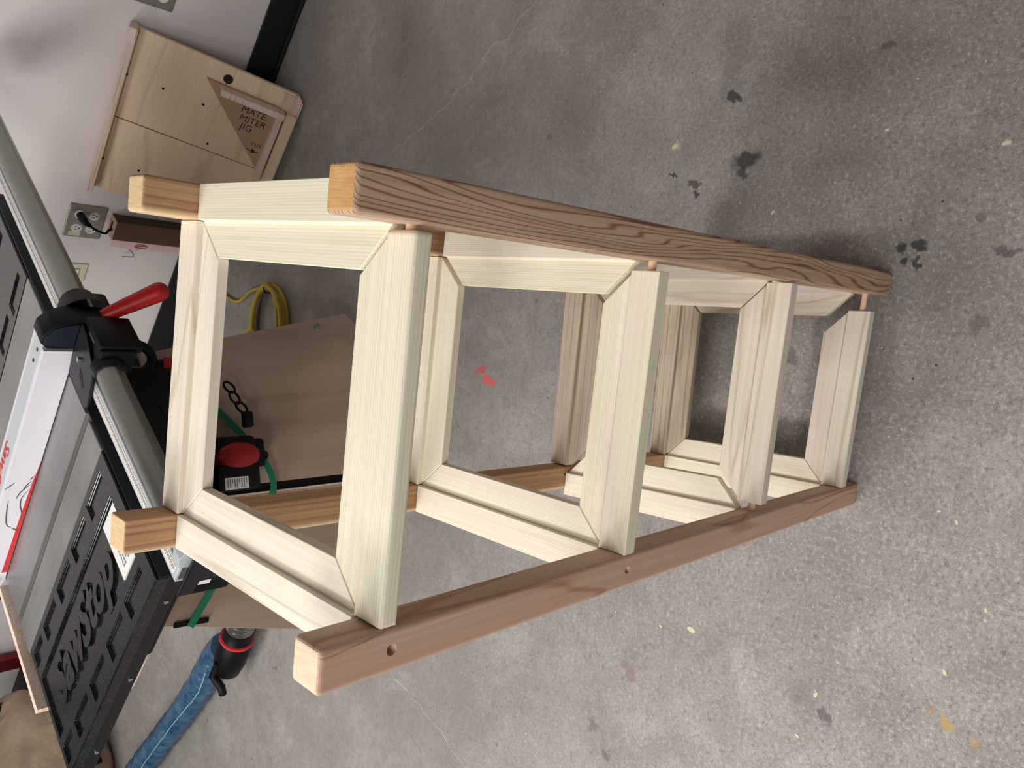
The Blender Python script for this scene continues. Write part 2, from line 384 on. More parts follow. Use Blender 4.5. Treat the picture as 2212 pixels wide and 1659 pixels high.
def post(x, y, m, label, bev, holes=()):
    bm = bbox(-P_/2, P_/2, -PY/2, PY/2, 0, H, bev=bev, seg=4)
    if label.startswith('front right'):
        pass
    # own frame: local X runs up the post, so that the grain follows it
    base = warp((x, y, 0)); top = warp((x, y, H))
    fr = frm(base, (top-base), Vector((0, 1, 0)))
    inv = fr.inverted()
    for v in bm.verts:
        wv = warp((x+v.co.x, y+v.co.y, v.co.z)); v.co = inv @ wv
    o = obj('post', bm, m, st, STI @ fr); o['label'] = label
    cs = []
    for hx, hz, r in holes:
        q = inv @ warp((x+hx, y-PY/2, hz)); d = (inv.to_3x3() @ Vector((0, 1, 0)))
        c = bpy.data.objects.new('c', bpy.data.meshes.new('c')); COL.objects.link(c)
        b2 = cyl(q-d*.01, q+d*.022, r, 24); bmesh.ops.recalc_face_normals(b2, faces=b2.faces); b2.to_mesh(c.data); b2.free()
        c.matrix_world = fr; cs.append(c)
    if cs:
        apply_bool(o, cs)
    return o
hp, hq = P_/2, PY/2
post(hp, hq, M_CED, 'front left post of pinkish smooth wood with two drilled holes', .0045, [(.001, 1.044, .0052), (.002, .7085, .0045)])
post(W-hp, hq, M_FIR, 'front right post with bold dark wavy grain', .0045)
post(hp, D-hq, M_CED2, 'back left post of tan striped wood', .0022, [(.008, .386, .0045), (.003, .074, .004)])
post(W-hp, D-hq, M_CED2, 'back right post of warm tan wood with sanded top', .0035)
SS, TT, BW = .0065, .019, .038
def rail(zi, side, m, e0=0, e1=0, s0=0, s1=0, front_round=0, label=None, zoff=(0, 0)):
    z = ZS[zi]; pw = PY if side in 'FB' else P_
    L = (W-2*P_) if side in 'FB' else (D-2*PY)
    o0, ax, ay = {'F': ((P_, 0), (1, 0), (0, 1)), 'B': ((W-P_, D), (-1, 0), (0, -1)),
                  'L': ((0, D-PY), (0, -1), (1, 0)), 'R': ((W, PY), (0, 1), (-1, 0))}[side]
    prof = [(0, 0), (pw, 0), (pw, -SS), (pw+BW, -SS), (pw+BW, -TT), (pw, -TT), (0, -TT)]
    bm = nb(); rings = []
    for end in (0, 1):
        ring = []
        for (py, pz) in prof:
            cut = max(0, py-pw)
            x = e0+cut+.0006 if end == 0 else L-e1-cut-.0006
            ring.append(bm.verts.new((x, py, pz)))
        rings.append(ring)
    a, b = rings; n = len(prof)
    for i in range(n):
        j = (i+1) % n; bm.faces.new((a[i], a[j], b[j], b[i]))
    for r_ in rings:
        bm.faces.new((r_[0], r_[1], r_[2], r_[5], r_[6])); bm.faces.new((r_[2], r_[3], r_[4], r_[5]))
    bm.normal_update(); bmesh.ops.recalc_face_normals(bm, faces=bm.faces)
    if front_round:
        es = [e for e in bm.edges if all(v.co.y < 1e-5 for v in e.verts) or all(v.co.z > -1e-5 and (v.co.x < e0+.002 or v.co.x > L-e1-.002) for v in e.verts)]
        bmesh.ops.bevel(bm, geom=es, offset=front_round, segments=4, affect='EDGES', profile=.5)
    es = [e for e in bm.edges if e.is_manifold and e.calc_face_angle(0) > R(35) and e.calc_length() > .004]
    bmesh.ops.bevel(bm, geom=es, offset=.0007, segments=1, affect='EDGES')
    ta, tb = TL[zi]
    def tow(c):
        f = c.x/L
        y = c.y + s0*(1-f) + s1*f
        X_ = o0[0]+ax[0]*c.x+ay[0]*y; Y_ = o0[1]+ax[1]*c.x+ay[1]*y
        return warp((X_, Y_, z+c.z + ta*(X_-W/2)/W+tb*(Y_-D/2)/D + zoff[0]*(1-f)+zoff[1]*f))
    p0 = tow(Vector((0, 0, 0))); p1 = tow(Vector((L, 0, 0))); p2 = tow(Vector((0, pw, 0)))
    fr = frm(p0, p1-p0, p2-p0); inv = fr.inverted()
    for v in bm.verts: v.co = inv @ tow(v.co)
    o = obj('rail', bm, m, st, STI @ fr)
    if label: o['label'] = label
    return o, tow, pw, L
def dowel(info, x0, x1):
    _, tow, pw, L = info
    a = tow(Vector((x0, pw*.46, -TT*.5))); b = tow(Vector((x1, pw*.46, -TT*.5)))
    fr = frm(a, b-a, Vector((0, 0, 1))); l = (b-a).length
    bm = cyl((0, 0, 0), (l, 0, 0), .0048, 16); obj('dowel', bm, M_DOW, st, STI @ fr, smooth=True)
IL = W-2*P_
i = rail(0, 'F', M_POP, 0, .004, front_round=.0045, label='top front rail with rounded edges'); dowel(i, IL-.008, IL+.004)
rail(0, 'B', M_POP2); rail(0, 'L', M_POP2); rail(0, 'R', M_POP)
i = rail(1, 'F', M_POP, 0, .010); dowel(i, IL-.014, IL+.004)
rail(1, 'B', M_POP); rail(1, 'L', M_POP); rail(1, 'R', M_POP, e1=.008)
i = rail(2, 'F', M_POP2, .012, .002, label='third front rail with a pale cathedral figure'); dowel(i, -.016, .016)
rail(2, 'B', M_POP3, .002, .002, zoff=(.0, .0)); rail(2, 'L', M_POP, s0=-.010, s1=0); rail(2, 'R', M_POP2, e1=.004)
i = rail(3, 'F', M_POP2, 0, .028); dowel(i, IL-.032, IL+.012)
rail(3, 'B', M_POP3); rail(3, 'L', M_POP, .0); rail(3, 'R', M_POP2, e1=.003)

# ------------------------------------------------------------------ table saw
sawT = thing('table_saw', 'jobsite table saw with grey metal top, black embossed side panel and aluminium rail', 'saw', SAW)
def S(name, bm, m, parent=None, label=None, smooth=False):
    o = obj(name, bm, m, parent or sawT, None, smooth)
    if label: o['label'] = label
    return o
bm = bbox(0, .63, -.53, -.100, .85, .876, bev=.0015); box(bm, 0, .63, -.078, -.0005, .85, .876, bev=.0015)
S('table_top', bm, M_IRON)
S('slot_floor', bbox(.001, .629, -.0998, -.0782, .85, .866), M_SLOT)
def pocket(ac, bc, low, ztop, depth, zbase):
    """plate with pockets: ac, bc are cut lines; low(i, j) tells which cells are sunk"""
    bm = nb(); na, nbb = len(ac)-1, len(bc)-1
    hgt = [[depth if low(i, j) else 0 for j in range(nbb)] for i in range(na)]
    V = lambda a, b, z: bm.verts.new((a, b, z))
    for i in range(na):
        for j in range(nbb):
            z = ztop-hgt[i][j]
            bm.faces.new([V(ac[i], bc[j], z), V(ac[i+1], bc[j], z), V(ac[i+1], bc[j+1], z), V(ac[i], bc[j+1], z)])
            for (ii, jj, p, q) in ((i+1, j, (ac[i+1], bc[j]), (ac[i+1], bc[j+1])), (i, j+1, (ac[i], bc[j+1]), (ac[i+1], bc[j+1]))):
                z2 = (ztop-hgt[ii][jj]) if (ii < na and jj < nbb) else zbase
                if abs(z2-z) > 1e-6: bm.faces.new([V(*p, z), V(*q, z), V(*q, z2), V(*p, z2)])
            if i == 0: bm.faces.new([V(ac[0], bc[j], z), V(ac[0], bc[j+1], z), V(ac[0], bc[j+1], zbase), V(ac[0], bc[j], zbase)])
            if j == 0: bm.faces.new([V(ac[i], bc[0], z), V(ac[i+1], bc[0], z), V(ac[i+1], bc[0], zbase), V(ac[i], bc[0], zbase)])
    bm.faces.new([V(ac[0], bc[0], zbase), V(ac[-1], bc[0], zbase), V(ac[-1], bc[-1], zbase), V(ac[0], bc[-1], zbase)])
    bmesh.ops.remove_doubles(bm, verts=bm.verts, dist=1e-5); bmesh.ops.recalc_face_normals(bm, faces=bm.faces)
    es = [e for e in bm.edges if e.is_manifold and e.calc_face_angle(0) > R(35)]
    bmesh.ops.bevel(bm, geom=es, offset=.0022, segments=3, affect='EDGES')
    return bm
ac = [0.0]
for k in range(5): ac += [.037+.125*k, min(.132+.125*k, .602)]
ac.append(.62)
bc = [.0, .020, .055, .082, .224, .248, .285, .304]
def low(i, j):
    cell = (i % 2 == 1)
    return (j in (1, 5) and cell) or (j == 3 and 1 <= i <= len(ac)-3)
ext = S('side_extension', pocket(ac, bc, low, .876, .0055, .852), M_EXT, label='black gloss side extension with embossed pockets')
tm = text_mesh('SawStop', .118, .0030, .35, .004)
xs = [v.co.x for v in tm.verts]; k = .425/(max(xs)-min(xs)); x0 = min(xs)
for v in tm.verts:
    cx, cy, cz = v.co; v.co = (.545-(cx-x0)*k, .190-cy*1.05, .8725+cz)
S('lettering', tm, M_EXT, ext, 'raised black lettering')
lb = S('warning_label', bbox(.036, .110, .094, .218, .8704, .8732), M_WPL, ext, 'white warning label')
bm = nb()
for r_ in range(5):
    for q in range(7):
        if random.random() < .85: box(bm, .050+.009*r_, .0545+.009*r_, .15+q*.008, .156+q*.008, .8733, .8735)
# text lines of the label, as small print
ltx = S('label_print', bm, M_GRYI, None, 'small print'); ltx.parent = ext
ac2 = [0, .03, .12, .15, .24, .27, .36, .39, .48, .51, .60, .62]; bc2 = [-.86, -.84, -.78, -.75, -.62, -.59, -.55, -.532]
S('side_extension', pocket(ac2, bc2, lambda i, j: (j in (1, 5) and i % 2 == 1) or (j == 3 and 0 < i < 10), .876, .004, .852), M_EXT)
bm = bbox(0, .62, .300, .305, .828, .854, bev=.001)
box(bm, 0, .62, -.86, -.855, .812, .852, bev=.001); box(bm, .613, .62, -.85, .30, .812, .85); box(bm, -.006, 0, -.86, .305, .83, .872, bev=.001)
S('skirt', bm, M_BLK)
for a_ in (.07, .30, .55):
    S('skirt_bolt', cyl((a_, .305, .840), (a_, .3075, .840), .004, 12), M_ZNC)
S('saw_body', bbox(.09, .56, -.62, .12, .665, .85, bev=.01), M_BLKM)
# rail: scale ledge, web, tube
bm = bbox(-.047, -.042, -1.25, .345, .80, .872, bev=.001); box(bm, -.076, -.045, -1.25, .345, .868, .8745, bev=.002)

S('rail_extrusion', bm, M_ALU2)
S('scale_tape', bbox(-.069, -.052, -1.25, .335, .8745, .8752), M_TAPE)
bm = nb(); bm2 = nb()
for k in range(500):
    b_ = -1.24+k*.00315; l_ = .005 if k % 2 else .008
    box(bm if k % 16 else bm2, -.066, -.066+l_ if k % 16 else -.055, b_, b_+.0012, .8752, .8754)
o = S('scale_marks', bm, M_INK); o['kind'] = 'stuff'
o = S('scale_marks', bm2, M_REDP); o['kind'] = 'stuff'; o['label'] = 'red scale marks'
S('rail_tube', tube([(-.100, -1.25, .856), (-.100, .318, .856)], .0245, 40), M_ALU, smooth=True)
S('rail_end_cap', prism([(-.125, .84), (-.118, .872), (-.10, .882), (-.076, .876), (-.076, .84)], .318, .345, 'y' if 0 else 'y', bev=.001), M_ALU2)
bm = bbox(-.15, -.01, .346, .354, .775, .862, bev=.003); box(bm, -.05, -.01, .305, .354, .775, .84, bev=.003)
S('end_plate', bm, M_BLK)
for dz, ln in ((0, .11), (-.035, .09)):
    bm = tube(spline([(.01, .33, .80+dz), (-.03, .345, .79+dz), (-.03-ln*.5, .35, .765+dz), (-.03-ln, .34, .76+dz)], 6), [.007]*6+[.009]*6+[.010]*6+[.007], 10)
    S('latch_lever', bm, M_BLKM, smooth=True)
S('legend_mark', bbox(-.045, -.035, .3542, .3546, .815, .835), M_WPL)

# plywood sheet behind the saw
S('outfeed_board', bbox(.640, .655, -.20, .132, .70, .889, bev=.001), M_PLYE, label='pale splintered plywood strip')

# ------------------------------------------------------------------ rip fence
fen = thing('rip_fence', 'white rip fence with red stripe lying across the saw table, clamped to its rail', 'fence', SAW @ Matrix.Translation((0, 0, .877)))
def Fz(name, bm, m, label=None, smooth=False):
    bmesh.ops.translate(bm, verts=bm.verts, vec=(0, 0, -.877)); o = obj(name, bm, m, fen, None, smooth)
    if label: o['label'] = label
    return o
Fz('fence_face', bbox(-.062, .69, -.2175, -.207, .8785, .934, bev=.0008), M_WHT)
Fz('fence_face', bbox(-.062, .69, -.275, -.2645, .8785, .934, bev=.0008), M_WHT)
Fz('fence_rail', bbox(-.085, .69, -.263, -.218, .880, .9355, bev=.0015), M_ALU2, 'bright aluminium fence core')
bm = cyl((-.045, -.232, .9355), (-.045, -.232, .9362), .004, 16); cyl((-.015, -.236, .9355), (-.015, -.236, .9362), .004, 16, bm)
Fz('bolt_hole', bm, M_DKH)
Fz('red_stripe', prism([(.235, .8787), (.60, .8787), (.60, .8905), (.42, .8875), (.30, .8835)], -.2069, -.2064, 'y'), M_REDP, 'tapering red stripe')
arcs = [[(.444, .898), (.430, .910), (.388, .917), (.351, .920)], [(.46, .881), (.452, .889), (.444, .898)], [(.321, .885), (.348, .895), (.372, .894), (.40, .886), (.425, .884)],
        [(.296, .884), (.309, .893), (.325, .898)], [(.317, .933), (.309, .926), (.298, .917)], [(.282, .883), (.288, .887), (.295, .889)], [(.305, .884), (.33, .901), (.352, .906)]]
bm = nb()
for A in arcs:
    sp = spline([(a_, -.2069, z_) for a_, z_ in A], 6); n_ = len(sp)
    tube(sp, [.0002+.0011*math.sin(math.pi*(i_+.3)/n_) for i_ in range(n_)], 6, bm)
Fz('logo_lines', bm, M_BRN, 'thin brown curved logo lines')
tm = text_mesh('SawStop', .052, .0003, .2, .0008)
for v in tm.verts:
    cx, cy, cz = v.co; v.co = (.215+cx, -.2555+cy*.75, .9358+cz)
Fz('lettering', tm, M_REDP, 'red lettering')
Fz('rear_end_cap', bbox(.69, .73, -.268, -.205, .872, .935, bev=.008), M_BLKM)
for a_ in (.63, .665): Fz('face_knob', cyl((a_, -.207, .905), (a_, -.196, .905), .008, 14), M_BLKM, smooth=True)
# head casting
pts = [(-.070, .93), (-.078, .942), (-.098, .941), (-.118, .927), (-.129, .904), (-.132, .880), (-.132, .832), (-.120, .824), (-.122, .80), (-.066, .80), (-.066, .93)]
Fz('head_casting', prism(pts, -.262, -.209, 'y', bev=.002), M_BLKM, smooth=True)
Fz('head_cap', prism([(-.079, .938), (-.097, .937), (-.115, .924), (-.125, .902), (-.128, .884), (-.070, .884)], -.209, -.206, 'y', bev=.001), M_BLUE, 'navy inset cap')
bm = nb(); ringz = []
for b_, r_, dz_ in ((-.330, .027, 0), (-.324, .033, 0), (-.295, .043, .002), (-.262, .054, .002)):
    ringz.append([bm.verts.new((-.096+math.cos(t_)*r_, b_, .852+dz_+math.sin(t_)*r_)) for t_ in [R(-35)+R(250)*k_/18 for k_ in range(19)]])
for A, B in zip(ringz, ringz[1:]):
    for k_ in range(18): bm.faces.new((A[k_], A[k_+1], B[k_+1], B[k_]))
bmesh.ops.solidify(bm, geom=bm.faces, thickness=.003)
Fz('rail_cover', bm, M_BLK, smooth=True)
Fz('foot_plate', prism([(-.018, -.200), (-.016, -.095), (-.030, -.084), (-.100, -.104), (-.130, -.172), (-.130, -.207), (-.066, -.207)], .8785, .8835, 'z', bev=.0015), M_BLK)
Fz('slotted_hole', prism([(-.064, -.158), (-.050, -.150), (-.040, -.126), (-.046, -.122), (-.060, -.140)], .8836, .8839, 'z'), M_DKH)
Fz('set_screw', cyl((-.075, -.168, .8835), (-.075, -.168, .888), .005, 14), M_ZNC, smooth=True)
Fz('clamp_block', bbox(-.150, -.134, -.207, -.118, .80, .878, bev=.003), M_BLKM, smooth=True)
Fz('clamp_block', bbox(-.142, -.085, -.150, -.112, .81, .8775, bev=.004), M_BLKM, smooth=True)
Fz('tube_collar', cyl((-.100, -.118, .854), (-.100, -.094, .855), .032, 32, r2=.028), M_BLK, smooth=True)
p0, p1 = Vector((-.140, -.222, .842)), Vector((-.206, -.222, .752)); n_ = 16
pp = [p0+(p1-p0)*(i_/n_) for i_ in range(n_+1)]; dd = (p1-p0).normalized()
rr = [.012+.0075*(i_/n_)**.8 for i_ in range(n_+1)]
for j_ in range(1, 7):
    t_ = R(15*j_); pp.append(p1+dd*.0195*math.sin(t_)); rr.append(max(.0195*math.cos(t_), .0003))
Fz('clamp_handle', tube(pp, rr, 24), M_RED, 'red tapered clamp handle', smooth=True)

# ------------------------------------------------------------------ plywood cart under the saw
E_ = Vector((-math.cos(R(15)), -math.sin(R(15)), 0)); P0 = Vector((.182, 1.438, 0))
CF = frm(P0, E_, Vector((0, 0, 1)).cross(E_))            # x along the front, y towards the camera side
cart = thing('plywood_cart', 'plywood cart with two flared front panels under the table saw', 'cart', CF)
Cx = lambda name, bm, m, label=None, smooth=False: (lambda o: (o.__setitem__('label', label) if label else None, o)[1])(obj(name, bm, m, cart, None, smooth))
def cpanel(name, pts, label):
    # grain runs up the panel: own frame with x = up
    fr = frm((0, 0, 0), (0, 0, 1), (1, 0, 0)); inv = fr.inverted()
    bm = prism(pts, -.018, 0, 'y', bev=.0012)
    for v in bm.verts: v.co = inv @ v.co
    o = obj(name, bm, M_CART, cart, fr); o['label'] = label
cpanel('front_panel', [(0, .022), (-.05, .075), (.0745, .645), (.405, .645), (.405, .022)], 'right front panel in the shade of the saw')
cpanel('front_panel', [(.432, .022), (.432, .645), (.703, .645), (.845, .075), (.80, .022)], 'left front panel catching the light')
Cx('centre_slot', bbox(.395, .442, -.030, -.019, .03, .645), M_BLKM, 'black strip behind the centre gap')
Cx('panel_edge', bbox(.4265, .4318, -.018, .001, .022, .645), M_PLYE)
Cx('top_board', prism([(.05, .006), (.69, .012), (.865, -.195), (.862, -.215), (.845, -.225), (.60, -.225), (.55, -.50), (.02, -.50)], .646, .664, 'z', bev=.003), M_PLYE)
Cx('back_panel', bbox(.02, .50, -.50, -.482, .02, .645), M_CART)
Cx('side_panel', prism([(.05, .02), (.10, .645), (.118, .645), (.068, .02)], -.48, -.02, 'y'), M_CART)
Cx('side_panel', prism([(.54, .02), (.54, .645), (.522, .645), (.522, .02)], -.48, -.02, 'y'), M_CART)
bm = tube([(-.004, 0, .172), (-.004, .003, .172), (-.004, .006, .172)], [.0095, .009, .004], 16); Cx('carriage_bolt', bm, M_ZNC, smooth=True)
for s_ in (.08, .50):
    for y_ in (-.06, -.44): Cx('foot', cyl((s_, y_, 0), (s_, y_, .025), .02, 16), M_BLKM)
# strap bracket
bm = prism([(.699, .625), (.711, .628), (.716, .545), (.704, .543)], .001, .009, 'y', bev=.002); Cx('strap_bracket', bm, M_BLKM)
# green strap
def ribbon(pts, wd_, th, up):
    sp = spline(pts, 8); bm = nb(); rows = []
    for i_, p_ in enumerate(sp):
        t_ = (sp[min(i_+1, len(sp)-1)]-sp[max(i_-1, 0)]).normalized(); s_ = t_.cross(Vector(up)).normalized(); q_ = s_.cross(t_).normalized()
        rows.append([bm.verts.new(p_+s_*a_*wd_/2+q_*b_*th/2) for a_, b_ in ((-1, -1), (1, -1), (1, 1), (-1, 1))])
    for A, B in zip(rows, rows[1:]):
        for k_ in range(4): bm.faces.new((A[k_], A[(k_+1) % 4], B[(k_+1) % 4], B[k_]))
    bm.faces.new(rows[0]); bm.faces.new(rows[-1][::-1]); return bm
o = obj('strap', ribbon([(.20, .006, .50), (.262, .02, .447), (.318, .03, .405), (.372, .034, .372), (.430, .034, .366), (.50, .03, .415), (.60, .02, .505), (.66, .014, .55), (.715, .012, .592)], .017, .0016, (0, 1, 0)), M_GRN, None, CF)
tag(o, 'green webbing strap slung across the cart front to a black bracket', 'strap')

# tools hung on the cart front ------------------------------------------------
def hung(name, label, cat, s_, y_, z_):
    return thing(name, label, cat, CF @ Matrix.Translation((s_, y_, z_)))
t = hung('sanding_block', 'red-topped black hand tool hanging low in the green strap', 'tool', .333, .088, .482)
bm = nb(); bmesh.ops.create_uvsphere(bm, u_segments=32, v_segments=16, radius=1)
for v in bm.verts: v.co = Vector((v.co.x*.033, v.co.y*.022, v.co.z*.056))
obj('red_cap', bm, M_RED, t, None, True)['label'] = 'red domed cap'
obj('tool_body', bbox(-.048, .026, -.048, .000, -.052, .065, bev=.012), M_BLKM, t, None, True)
obj('tool_body', bbox(.020, .082, -.046, .012, -.050, .06, bev=.010), M_BLKM, t, None, True)
obj('tool_body', bbox(-.04, .03, -.05, -.02, -.085, -.04, bev=.008), M_BLKM, t, None, True)
obj('hanging_eye', tube([Vector((.004+.009*math.cos(a_), .0, -.066+.009*math.sin(a_))) for a_ in [R(20*k_) for k_ in range(18)]], .0042, 8, closed=True), M_BLKM, t, None, True)
obj('rating_label', bbox(.050, .078, .0121, .0126, -.015, .045), M_WPL, t)
bm = nb()
for k_ in range(9): box(bm, .053, .074 if k_ % 3 else .064, .0127, .0130, -.010+k_*.0058, -.0075+k_*.0058)
obj('label_print', bm, M_GRYI, t)
t = hung('circular_saw', 'black circular saw with loop handle hanging under the fence rail', 'tool', .10, .085, .70)
bm = tube([Vector((.000+.034*math.cos(a_), .0, .020+.050*math.sin(a_))) for a_ in [R(12*k_) for k_ in range(30)]], .0105, 12, closed=True)
obj('loop_handle', bm, M_BLKM, t, None, True)
obj('motor_housing', bbox(.018, .13, -.05, .02, -.115, .045, bev=.02), M_BLKM, t, None, True)
obj('motor_housing', bbox(.0, .06, -.05, .01, -.125, -.035, bev=.014), M_BLKM, t, None, True)
obj('gear_cover', cyl((.125, -.04, -.06), (.125, .015, -.06), .040, 24), M_BLK, t, None, True)
obj('red_badge', bbox(-.001, .034, .0101, .0125, -.068, -.050, bev=.001), M_RED, t)
obj('grey_strip', bbox(-.001, .036, .0101, .0125, -.080, -.074, bev=.001), M_GRYI, t)
t = hung('mitre_gauge', 'black mitre gauge with pale round dial ring hanging by the rail', 'tool', .262, .08, .625)
bm = tube([Vector((.040*math.cos(a_), .004, .044*math.sin(a_))) for a_ in [R(12*k_) for k_ in range(30)]], .0065, 8, closed=True)
obj('dial_ring', bm, flat('pale_grey_ring', (120, 114, 108), .5), t, None, True)
obj('gauge_plate', cyl((0, -.012, 0), (0, -.002, 0), .052, 28), M_BLKM, t, None, True)
obj('red_pointer', bbox(.000, .022, -.002, .006, -.012, .006, bev=.001), M_RED, t)
obj('gauge_bar', bbox(.055, .19, -.03, .008, -.055, .07, bev=.012), M_BLKM, t, None, True)
t = hung('carabiner_chain', 'black carabiner chain hanging down beside the red-topped tool', 'chain', .165, .05, .478)
for k_, (dx, dz) in enumerate(((0, 0), (.026, -.012), (.05, -.028))):
    c_ = Vector((dx, .012, dz)); d1 = Vector((.85, .15 if k_ % 2 else .5, -.5)).normalized(); d2 = d1.cross(Vector((0, 1, .3))).normalized()
    obj('link', tube([c_+d1*.017*math.cos(a_)+d2*.009*math.sin(a_) for a_ in [R(24*q_) for q_ in range(15)]], .003, 8, closed=True), M_BLKM, t, None, True)
obj('buckle', bbox(.06, .10, .0, .02, -.055, -.030, bev=.005), M_BLKM, t, None, True)

# ------------------------------------------------------------------ dust hose
def ripple(pts, r0, amp, per, n=28):
    sp = spline(pts, 60); acc = 0; rs = []
    for i_, p_ in enumerate(sp):
        if i_: acc += (p_-sp[i_-1]).length
        rs.append(r0+amp*math.sin(acc/per*2*math.pi)+.0025*noise.noise(Vector((acc*9, 0, 0))))
    return tube(sp, rs, n)
hs = thing('dust_hose', 'blue ribbed dust collection hose with black end fitting on the floor', 'hose', Matrix.Translation((-1.2, 2.2, 0)))
HI = Matrix.Translation((1.2, -2.2, 0))
def Hs(name, bm, m, label=None):
    bmesh.ops.transform(bm, matrix=HI, verts=bm.verts); o = obj(name, bm, m, hs, None, True)
    if label: o['label'] = label
bm = ripple([(-.955, 1.985, .085), (-1.04, 2.075, .075), (-1.15, 2.165, .062), (-1.32, 2.30, .058), (-1.55, 2.50, .058), (-1.80, 2.72, .058), (-1.86, 2.765, .058)], .052, .0012, .018)
for v in bm.verts:
    v.co += Vector((0, 0, .004*noise.noise(v.co*24)))+Vector((.003, .003, 0))*noise.noise(v.co*40)
Hs('hose_tube', bm, M_HOSE)
sp = spline([(-1.06, 2.035, .128), (-1.18, 2.12, .112), (-1.33, 2.26, .110), (-1.55, 2.45, .110), (-1.80, 2.66, .110)], 24)
bm = tube([p_+Vector((0, .004*noise.noise(p_*60), 0)) for p_ in sp], .0022, 6); Hs('seam', bm, flat('pale_blue_seam', (150, 184, 206), .3), 'pale blue helical seam')
ax0, ax1 = Vector((-.72, 1.80, .115)), Vector((-1.045, 1.975, .085)); dx_ = (ax1-ax0)
A_ = lambda f_: ax0+dx_*f_
rs = [(.0, .047), (.05, .047)]; bm = nb()
pts_ = []; rr_ = []
for k_ in range(40):
    f_ = .40*k_/39; pts_.append(A_(f_)); rr_.append(.043+.005*(1 if (k_ % 6) < 3 else 0))
Hs('wire_coil', tube(pts_, rr_, 28), M_ALU, 'grey wire reinforced hose section')
Hs('end_fitting', tube([A_(.38), A_(.50), A_(.52), A_(.80), A_(.95), A_(1.0)], [.050, .050, .055, .054, .045, .025], 32), M_BLKM)
Hs('red_ring', tube([A_(.50), A_(.505), A_(.53), A_(.535)], [.052, .0565, .0565, .052], 32), M_REDP)
Hs('handle', tube([A_(.8)+Vector((.0, -.01, .05)), A_(.98)+Vector((0, -.01, .055)), A_(1.12)+Vector((.01, -.06, .04)), A_(1.2)+Vector((.01, -.075, .035))], [.012, .014, .014, .013], 14), M_BLKM, 'black rod handle')

# ------------------------------------------------------------------ mitre jig leaning on the wall
dv = Vector((.212, .315, .925)).normalized(); jo = OO+WW*(-1.165)+Vector((0, 0, .0075)); nn = (-UU).cross(dv).normalized()
JF = frm(jo, -UU, dv)                        # x = -a (to the world right), y up the board, z out of the board
jig = thing('mitre_jig', 'pale plywood mitre sled jig leaning against the wall above the black baseboard', 'jig', JF)
def J(name, bm, m, label=None, smooth=False):
    o = obj(name, bm, m, jig, None, smooth)
    if label: o['label'] = label
    return o
bd = [(.325, .02), (.325, .505), (-.205, .505), (-.205, 0), (.300, 0)]
bm = nb()
prism([(.0445, .05), (.0445, .505), (.325, .505), (.325, .025), (.300, 0), (.0405, 0), (.0405, .05)], -.018, 0, 'z', bev=.001, bm=bm)
J('base_board', bm, M_PLY)
J('base_board', prism([(-.205, 0), (-.205, .505), (.0410, .505), (.0410, .05), (.0395, .05), (.0395, 0)], -.018, 0, 'z', bev=.001), M_PLY)
J('kerf_back', bbox(.036, .050, .05, .505, -.0185, -.0165), M_DKH)
J('top_fence', bbox(-.207, .327, .489, .508, .0, .040, bev=.001), M_PLYE)
J('top_cleat', bbox(.295, .330, .492, .515, -.018, .045, bev=.002), M_PLYE)
J('bottom_fence', bbox(-.205, .262, .0, .034, .0005, .030, bev=.003), M_PLY)
J('bottom_fence', prism([(.305, 0), (.325, .025), (.325, .012), (.306, -.004), (-.205, -.004), (-.205, 0)][::-1], -.018, .012, 'z'), M_PLYE)
J('side_cleat', bbox(.262, .318, .0, .060, .0005, .006, bev=.001), M_PLYE)
J('triangle_plate', prism([(.268, .282), (.268, .050), (.038, .050)], .0005, .014, 'z', bev=.0008), flat('jig_brown_ply', (186, 152, 122), .6, var=.08, scale=12))
J('triangle_fence', prism([(.248, .235), (.266, .235), (.266, .04), (.248, .04)], .014, .058, 'z', bev=.001), M_PLYE)
J('triangle_fence', prism([(.020, .042), (.020, .062), (.248, .062), (.248, .042)], .014, .048, 'z', bev=.001), M_PLYE)
J('round_hole', cyl((.286, .224, .0004), (.286, .224, .0008), .0145, 28), M_DKH)
for x_, y_ in ((.181, .487), (.181, .385), (.181, .267), (.065, .219), (-.103, .487), (-.102, .382), (-.15, .30)):
    J('screw', cyl((x_, y_, .0002), (x_, y_, .0012), .0038, 12), M_BLK)
def jtxt(s, size, x, y, name='marker_lettering'):
    tm = text_mesh(s, size, .0002, .1, 0)
    for v in tm.verts: cx, cy, cz = v.co; v.co = (x+cy, y-cx, .0143+cz)      # reads down the plate
    return tm
J('marker_lettering', jtxt('MATE.', .030, .212, .163), M_INK); J('marker_lettering', jtxt('MITER', .030, .184, .160), M_INK); J('marker_lettering', jtxt('JIG', .030, .158, .150), M_INK)
J('marker_lettering', jtxt('CUT', .018, .118, .103), M_INK)
bm = prism([(.100, .110), (.103, .110), (.103, .070), (.100, .070)], .0141, .0144, 'z'); prism([(.092, .092), (.1015, .078), (.111, .092)], .0141, .0144, 'z', bm=bm)
J('marker_arrow', bm, M_INK)

